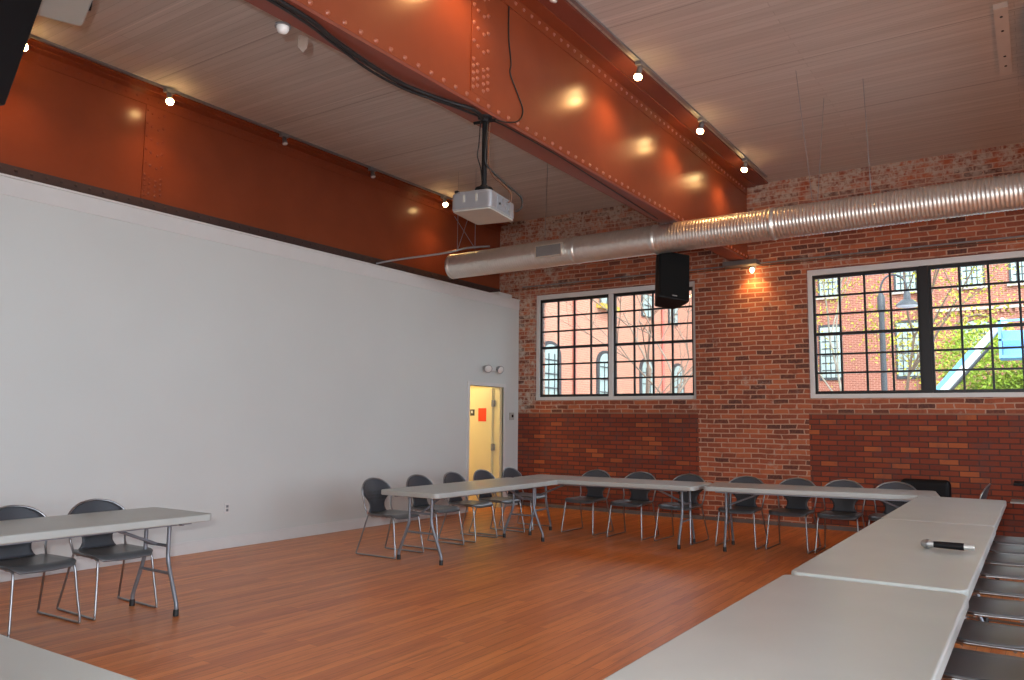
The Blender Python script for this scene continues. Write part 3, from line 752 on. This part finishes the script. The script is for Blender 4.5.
fl = ['charcoal chair against brick wall table, first from the white wall corner',
      'charcoal chair against brick wall table, second from the white wall corner',
      'charcoal chair beside the leg where two brick wall tables meet, left of it',
      'charcoal chair right of the leg where two brick wall tables meet',
      'charcoal chair on brick wall side, behind the middle of the second table',
      'charcoal chair on brick wall side, second from the black bench',
      'charcoal chair on brick wall side, partly in front of the black bench']
for (x, y, a), l in zip(fx, fl): chair(x, y, -PI/2+a, l, GF)
chair(-6.03, 2.90, .03, 'charcoal chair cut by the left edge of the picture', GW)
chair(-6.03, 3.50, -.03, 'charcoal chair behind the near left table, beside its folding leg', GW)
for i, y in enumerate((3.42, 4.05, 4.70, 5.40, 6.08, 6.75, 7.38, 7.98, 8.60)):
    l = ['right row chair nearest the camera, at the bottom corner', 'right row chair, second from the bottom corner', 'right row chair beside the near end of the microphone table',
         'right row chair level with the table seam, fourth from the bottom', 'right row chair just behind the fourth from the bottom', 'right row chair level with the microphone tail',
         'right row chair, third from the row end by the brick wall', 'right row chair, second from the row end by the brick wall', 'right row chair at the row end nearest the brick wall'][i]
    chair(-.255, y, PI + (.04 if i % 2 else -.03), l, GR)
o = chair(-.80, 10.66, PI-.05, 'chair turned aside past the right row end, only its silver hoop showing', 'stray chairs by the brick wall')

# ------------------------------------------------------------------ black bench, rear table, microphone
e = empty('black_bench', (-1.26, 11.42, 0)); tag(e, 'low black padded bench seat against the brick wall', 'bench')
MB().prism(rounded(.62,.5,.06), .18, .45).build('seat', M_BLACK, e, bevel=.03)
MB().box((-.29,.12,.40),(.29,.30,.775)).build('backrest', M_BLACK, e, bevel=.06, seg=4)
for sx in (-1,1):
    for sy in (-1,1): MB().lathe([(.018,0),(.025,.18)], 10, T(sx*.24, sy*.18, 0)).build('leg', M_BLACK, e)
e = empty('side_cart', (.35, 10.95, 0)); tag(e, 'dark cart with a pale lower shelf standing past the right row end', 'cart')
MB().box((-.62,-.25,.80),(.6,.25,.83)).build('top_shelf', M_BLACK, e, bevel=.005)
MB().box((-.66,-.25,.603),(.6,.25,.615)).build('lower_shelf', M_TABLE, e, bevel=.004)
for sx in (-1,1):
    for sy in (-1,1): MB().tube([(.15+sx*.40, sy*.22, 0),(.15+sx*.40, sy*.22, .8)], .012, 8).build('leg', M_BLACK, e)
e = empty('microphone', (-.60, 5.39, .768), -.04); tag(e, 'black handheld microphone with silver head lying on the table', 'microphone')
RY = Ry(PI/2)
MB().lathe([(.0175,.034),(.0195,.08),(.021,.205)], 16, RY).build('handle', M_BLACK, e)
MB().lathe([(.003,-.024),(.016,-.019),(.024,-.007),(.027,.008),(.026,.022),(.021,.036),(.017,.05)], 18, RY).build('grille_head', mat('silver_mic_mesh', (.42,.42,.40), .45, metal=.7, var=.4, scale=300), e)
MB().lathe([(.0272,.006),(.0285,.009),(.0285,.019),(.0272,.022)], 18, RY).build('ring', M_CHROME, e)
MB().lathe([(.0205,.205),(.018,.215),(.0165,.252),(.012,.258)], 16, RY).build('tail', mat('silver_mic_tail', (.55,.54,.50), .35, metal=.5), e)

# ------------------------------------------------------------------ outside
struct(MB().box((-60,YB+.4,-.6),(60,90,-.5)), 'ground', M_ASPHALT)
def arch(cx, z0, z1, w, n=10):  # outline in (u,z)
    r = w/2; out = [(cx-w/2,z0),(cx+w/2,z0)]
    for i in range(n+1):
        a = PI*i/n; out.append((cx+r*math.cos(a), z1-r*.75+r*.75*math.sin(a)))
    return out
def ext_window(par, axis, pos, outline, trimw, cols, z0, z1, u0, u1, rows=6):
    def P(u, z, d): return (u, pos-d, z) if axis == 'y' else (pos+d, u, z)
    n = len(outline); cu = sum(p[0] for p in outline)/n; cz = sum(p[1] for p in outline)/n
    big = [(cu+(p[0]-cu)*(1+trimw), cz+(p[1]-cz)*(1+trimw*.6)) for p in outline]
    def slab(ol, d0, d1):
        mb = MB(); vs = [P(u,z,d0) for u,z in ol]+[P(u,z,d1) for u,z in ol]; m = len(ol)
        fs = [tuple(range(m)), tuple(range(m,2*m))[::-1]]+[(i,(i+1)%m,m+(i+1)%m,m+i) for i in range(m)]
        return mb.add(vs, fs)
    w = slab(big, -.02, .06).build('window', M_LAMPPOST, par)
    slab(outline, .0, .075).build('pane', M_GLASSD, w)
    mb = MB()
    for i in range(1, cols):
        u = u0+(u1-u0)*i/cols; mb.tube([P(u,z0,.09), P(u,z1-(.25 if z1-z0>1.2 else 0),.09)], .02, 4)
    for i in range(1, rows):
        z = z0+(z1-z0)*i/rows; mb.tube([P(u0+.05,z,.09), P(u1-.05,z,.09)], .02, 4)
    mb.build('glazing_bars', M_LAMPPOST, w)
# left wing, seen obliquely through the left window
e = empty('brick_building', (0,0,0)); tag(e, 'salmon brick building with arched windows outside the left window', 'building')
MB().box((-16,13.5,-.5),(-13.0,37.6,11)).build('wall', M_BRA, e)
for y in (21.75, 25.65, 29.3, 32.6, 36.0):
    ext_window(e, 'x', -13, arch(y, 1.2, 3.95, 1.0), .34, 3, 1.2, 3.9, y-.55, y+.55)
for y in (25.7, 29.35, 32.1, 36.0):
    ext_window(e, 'x', -13, [(y-.42,5.75),(y+.42,5.75),(y+.42,6.6),(y-.42,6.6)], .2, 2, 5.75, 6.6, y-.42, y+.42, 2)
for y in (23.3, 30.9): MB().tube([(-12.93,y,-.5),(-12.93,y,11)], .06, 8).build('downspout', mat('faded_red_pipe', (.50,.13,.10), .6), e)
MB().box((-13.02,25.0,5.55),(-12.75,26.4,5.72)).build('window_box', M_YELLOW, e)
# far building facing us
e = empty('brick_building', (0,0,0)); tag(e, 'red brick building across the street outside the right window', 'building')
MB().box((-13,38,-.5),(14,42,12)).build('wall', M_BRB, e)
MB().box((-3.5,37.88,6.30),(14,38,6.42)).build('cornice', M_STONETR, e)
mb = MB()
for i in range(60): mb.box((-3.45+i*.24,37.9,6.14),(-3.33+i*.24,38,6.30))
mb.build('dentils', M_BRB, e)
for x in (-7.75,-4.55,-2.03,-.25,1.6,3.4):
    ext_window(e, 'y', 38, [(x-.38,7.36),(x+.38,7.36),(x+.38,8.9),(x-.38,8.9)], .22, 4, 7.36, 8.9, x-.38, x+.38, 5)
    MB().box((x-.55,37.85,7.20),(x+.55,38,7.33)).build('sill', M_STONETR, e)
for x in (-7.75,-4.55):
    ext_window(e, 'y', 38, [(x-.42,3.6),(x+.42,3.6),(x+.42,5.9),(x-.42,5.9)], .18, 4, 3.6, 5.9, x-.42, x+.42, 7)
for x in (-1.95, 1.2):
    ext_window(e, 'y', 38, arch(x, 4.5, 5.85, 1.15), .18, 4, 4.5, 5.8, x-.55, x+.55, 5)
    mb = MB(); mb.tube([(x+.85*math.cos(PI*i/12), 37.95, 5.35+.75*math.sin(PI*i/12)) for i in range(13)], .05, 6); mb.build('brick_arch', M_BARK, e)
MB().box((-4.05,37.8,-.5),(-3.45,38,12)).build('pilaster', M_BRB, e)

def tree(loc, h, rad, nleaf, label, bark, leafm, seed, spread=.5, lsz=.09, start=.3, depth=4, name='tree', lean=0, trunk=.12, shade=None):
    rnd = random.Random(seed); e = empty(name, loc); tag(e, label, 'tree')
    wood = MB(); tips = []
    def grow(p, d_, L, r, k):
        n = 4; pts = [p]
        for i in range(n):
            d_ = (d_ + Vector((rnd.uniform(-1,1), rnd.uniform(-1,1), rnd.uniform(-.4,.6)))*.13).normalized()
            p = p + d_*(L/n); pts.append(p)
            if k < depth: tips.append((p.copy(), k))
        wood.tube(pts, [r*(1-.45*i/n) for i in range(n+1)], 6 if k < 2 else 4)
        if k >= depth: tips.extend((q.copy(), k) for q in pts[1:]); return
        for i in range(rnd.choice((2,3)) if k else 4):
            a = rnd.uniform(0, 2*PI); s_ = Vector((math.cos(a), math.sin(a), 0))
            nd = (d_*(1-spread*.6) + s_*spread*rnd.uniform(.7,1.3) + Vector((0,0,.12))).normalized()
            grow(pts[rnd.choice((2,3,4))], nd, L*rnd.uniform(.58,.8), r*.55, k+1)
    grow(Vector((0,0,0)), Vector((lean,0,1)).normalized(), h*.42, trunk, 0)
    wood.build('trunk', bark, e)
    if nleaf:
        fo = MB(); tp = [t for t in tips if t[1] >= 1]
        for i in range(nleaf):
            p = rnd.choice(tp)[0] + Vector((rnd.gauss(0,1), rnd.gauss(0,1), rnd.gauss(0,1)))*rad
            R = Quaternion(Vector((rnd.uniform(-1,1),rnd.uniform(-1,1),rnd.uniform(-1,1))).normalized(), rnd.uniform(0,2*PI)).to_matrix()
            s_ = lsz*rnd.uniform(.6,1.3)
            fo.add([p+R@Vector((-s_,0,0)), p+R@Vector((0,-s_*.5,.01)), p+R@Vector((s_,0,0)), p+R@Vector((0,s_*.5,.01))], [(0,1,2,3)])
        o = fo.build('foliage', leafm, e); o['kind'] = 'stuff'
    return e
tree((-8.9,19.5,-.5), 8.2, .1, 0, 'bare branching tree outside the left window', M_BARK, None, 5, .55, depth=5, trunk=.07)
tree((-7.4,18.0,-.5), 7.6, .1, 0, 'second bare tree beyond the right half of the left window', M_BARK, None, 8, .6, depth=4, trunk=.055)
tree((-5.3,28.5,-.5), 12, .75, 15000, 'pale trunked tree with sparse young leaves at the right window edge', M_BIRCH, M_LEAF, 3, .45, lsz=.055, depth=5, trunk=.06)
tree((-3.3,25.5,-.5), 11, .7, 11000, 'yellow green leafy tree behind the street lamp', M_BARK, M_LEAF, 9, .5, lsz=.055, depth=5, trunk=.06)
tree((-2.5,32,-.5), 7, .5, 3000, 'small leafy tree at the foot of the far red building', M_BARK, M_LEAF, 21, .5, lsz=.07, depth=4, trunk=.05)
def bush(loc, r, n, label, seed):
    rnd = random.Random(seed); e = empty('bush', loc); tag(e, label, 'bush')
    fo = MB()
    lobes = [(Vector((rnd.uniform(-1,1)*r[0]*.7, rnd.uniform(-1,1)*r[1]*.5, r[2]*rnd.uniform(.35,.85))), rnd.uniform(.45,.75)*r[0]) for _ in range(9)]
    for i in range(n):
        c, q = rnd.choice(lobes); dd = Vector((rnd.gauss(0,1),rnd.gauss(0,1),rnd.gauss(0,1))).normalized()
        p = c + dd*q*rnd.uniform(.6,1.02); p.z = max(0.0, p.z)
        R = Quaternion(Vector((rnd.uniform(-1,1),rnd.uniform(-1,1),rnd.uniform(-1,1))).normalized(), rnd.uniform(0,2*PI)).to_matrix(); s_ = .06*rnd.uniform(.6,1.4)
        fo.add([p+R@Vector((-s_,0,0)), p+R@Vector((0,-s_*.5,.01)), p+R@Vector((s_,0,0)), p+R@Vector((0,s_*.5,.01))], [(0,1,2,3)])
    o = fo.build('foliage', M_LEAF2, e); o['kind'] = 'stuff'
    st = MB()
    for c, q in lobes: st.tube([(0,0,0), tuple(c*.5+Vector((0,0,.1))), tuple(c)], [.04,.03,.012], 5)
    st.build('stems', M_BARK, e)
bush((-.1,24.4,-.5), (1.7,1.0,4.5), 17000, 'dense bright green bush in the lower right window panes', 4)
bush((3.4,21.0,-.5), (1.5,1.2,4.2), 6000, 'taller green bush past the right frame edge', 6)
# street lamp with gooseneck
e = empty('street_lamp', (-2.93, 20, -.5)); tag(e, 'grey gooseneck street lamp outside the right window', 'street lamp')
MB().lathe([(.14,0),(.12,.3),(.075,.4),(.065,3.6),(.06,4.75)], 12).lathe([(.085,4.6),(.085,4.95),(.04,5.05)], 12).build('pole', M_LAMPPOST, e)
MB().tube(spline([(0,0,5.0),(.0,0,5.18),(.09,0,5.38),(.27,0,5.46),(.45,0,5.38),(.54,0,5.2),(.55,0,5.05)], 6), .022, 8).build('arm', M_LAMPPOST, e)
hd = MB().lathe([(.03,5.07),(.07,5.0),(.08,4.86),(.13,4.84),(.24,4.74),(.25,4.71)], 20, T(.55,0,0)).build('lamp_shade', M_LAMPPOST, e)
MB().lathe([(.235,4.712),(.20,4.68),(.08,4.67)], 20, T(.55,0,0)).build('diffuser', M_BOOMW, hd)
# blue and white lift boom
e = empty('boom_lift', (-2.4, 22, -.5)); tag(e, 'light blue and white lift boom slanting up past the window', 'boom lift')
A0 = Vector((-.35,0,1.9)); A1 = Vector((1.86,0,4.50)); dv = (A1-A0)
ang = math.atan2(dv.z, dv.x); Lb = dv.length
BM = T(*A0) @ Ry(-ang)
MB().box((0,-.12,-.13),(Lb*.72,.12,.10), BM).build('boom', M_BOOMW, e, bevel=.01)
MB().box((.05,-.135,.02),(Lb*.72,-.12,.10), BM).box((0.05,-.13,.10),(Lb*.72,.13,.125), BM).build('boom_stripe', M_BLUE, e)
MB().box((Lb*.72,-.09,-.08),(Lb,.09,.08), BM).build('inner_boom', M_BOOMW, e, bevel=.01)
MB().tube([BM @ Vector((Lb*.25,-.17,-.19)), BM @ Vector((Lb*.8,-.17,-.17))], .035, 8).build('hose', M_LAMPPOST, e)
MB().box((1.72,-.45,3.55),(2.7,.45,3.62)).box((1.72,-.45,3.62),(1.78,.45,4.45)).box((2.64,-.45,3.62),(2.7,.45,4.45)).box((1.72,-.45,4.40),(2.7,-.40,4.45)).box((1.72,-.45,3.95),(2.7,-.42,4.0)).box((1.72,.40,4.40),(2.7,.45,4.45)).box((1.8,-.3,3.62),(2.6,.2,4.2)).build('basket', M_BLUE, e)
MB().box((-1.6,-.8,.35),(.5,.8,1.35)).box((-.8,-.4,1.35),(-.1,.4,2.05)).build('chassis', M_BLUE, e, bevel=.04)
for sx in (-1.15,.1):
    for sy in (-.75,.75): MB().lathe([(.1,-.12),(.38,-.12),(.40,-.08),(.40,.08),(.38,.12),(.1,.12)], 20, T(sx,sy,.40) @ Rx(PI/2)).build('wheel', M_RUBBER, e)

# ------------------------------------------------------------------ light
w = bpy.data.worlds.new('sky'); sc.world = w; w.use_nodes = True
wn = w.node_tree; bg = wn.nodes['Background']
st = wn.nodes.new('ShaderNodeTexSky'); st.sky_type = 'HOSEK_WILKIE'; st.turbidity = 4; st.sun_direction = (.45,-.62,.64)
mx = wn.nodes.new('ShaderNodeMix'); mx.data_type = 'RGBA'; mx.inputs['Factor'].default_value = .45; mx.inputs['B'].default_value = (.8,.88,1,1)
wn.links.new(st.outputs[0], mx.inputs['A']); wn.links.new(mx.outputs['Result'], bg.inputs[0])
SKY = 11.0
bg.inputs[1].default_value = SKY
def sun(direction, e, col=(1,.93,.82)):
    l = bpy.data.lights.new('sun', 'SUN'); l.energy = e; l.angle = .01; l.color = col
    o = bpy.data.objects.new('sun', l); COL.objects.link(o); o.rotation_euler = Vector(direction).to_track_quat('-Z','Y').to_euler()
sun((-.42,.62,-.62), 3.0, (1,.97,.92))
def portal(loc, rot, sx, sy):
    l = bpy.data.lights.new('window_portal', 'AREA'); l.shape = 'RECTANGLE'; l.size = sx; l.size_y = sy; l.cycles.is_portal = True
    o = bpy.data.objects.new('window_portal', l); COL.objects.link(o); o.location = loc; o.rotation_euler = rot
for W in (W1, W2, W3): portal(((W[0]+W[1])/2, YB+.3, (W[2]+W[3])/2), (-PI/2,0,0), W[1]-W[0], W[3]-W[2])
for a, b_, z0, z1 in RW: portal((XR+.25, (a+b_)/2, (z0+z1)/2), (0,PI/2,0), z1-z0, b_-a)
# bulb in the passage behind the door
l = bpy.data.lights.new('passage_bulb', 'POINT'); l.energy = 40; l.color = (1,.80,.46); l.shadow_soft_size = .12
o = bpy.data.objects.new('passage_bulb', l); COL.objects.link(o); o.location = (-8.75, 10.35, 2.35)

# ------------------------------------------------------------------ camera
cam = bpy.data.cameras.new('camera'); co = bpy.data.objects.new('camera', cam); COL.objects.link(co)
cam.sensor_width = 36; cam.lens = 789.394*36/1024; cam.clip_end = 300
yaw, pitch, roll, h = .586554683, .102726034, .0100693681, 1.47005964
fw = Vector((-math.sin(yaw)*math.cos(pitch), math.cos(yaw)*math.cos(pitch), math.sin(pitch)))
r = Vector((math.cos(yaw), math.sin(yaw), 0)); u = r.cross(fw)
r2 = math.cos(roll)*r + math.sin(roll)*u; u2 = -math.sin(roll)*r + math.cos(roll)*u
co.matrix_world = Matrix.Translation((0,0,h)) @ Matrix((r2, u2, -fw)).transposed().to_4x4()
sc.camera = co
# camera flash, just up and left of the lens
l = bpy.data.lights.new('camera_flash', 'SPOT'); l.energy = 430; l.spot_size = math.radians(95); l.spot_blend = .5; l.shadow_soft_size = .025; l.color = (.93,.96,1)
o = bpy.data.objects.new('camera_flash', l); COL.objects.link(o)
o.matrix_world = Matrix.Translation(Vector((0,0,h)) - r2*.11 + u2*.13) @ (Matrix.Rotation(.10, 4, r2) @ Matrix((r2, u2, -fw)).transposed().to_4x4())

sc.view_settings.view_transform = 'Standard'; sc.view_settings.look = 'None'; sc.view_settings.gamma = 1
sc.view_settings.use_curve_mapping = False; sc.view_settings.exposure = 0.2
sc.cycles.use_denoising = True
sc.cycles.max_bounces = 8; sc.cycles.diffuse_bounces = 4; sc.cycles.glossy_bounces = 4; sc.cycles.sample_clamp_indirect = 6
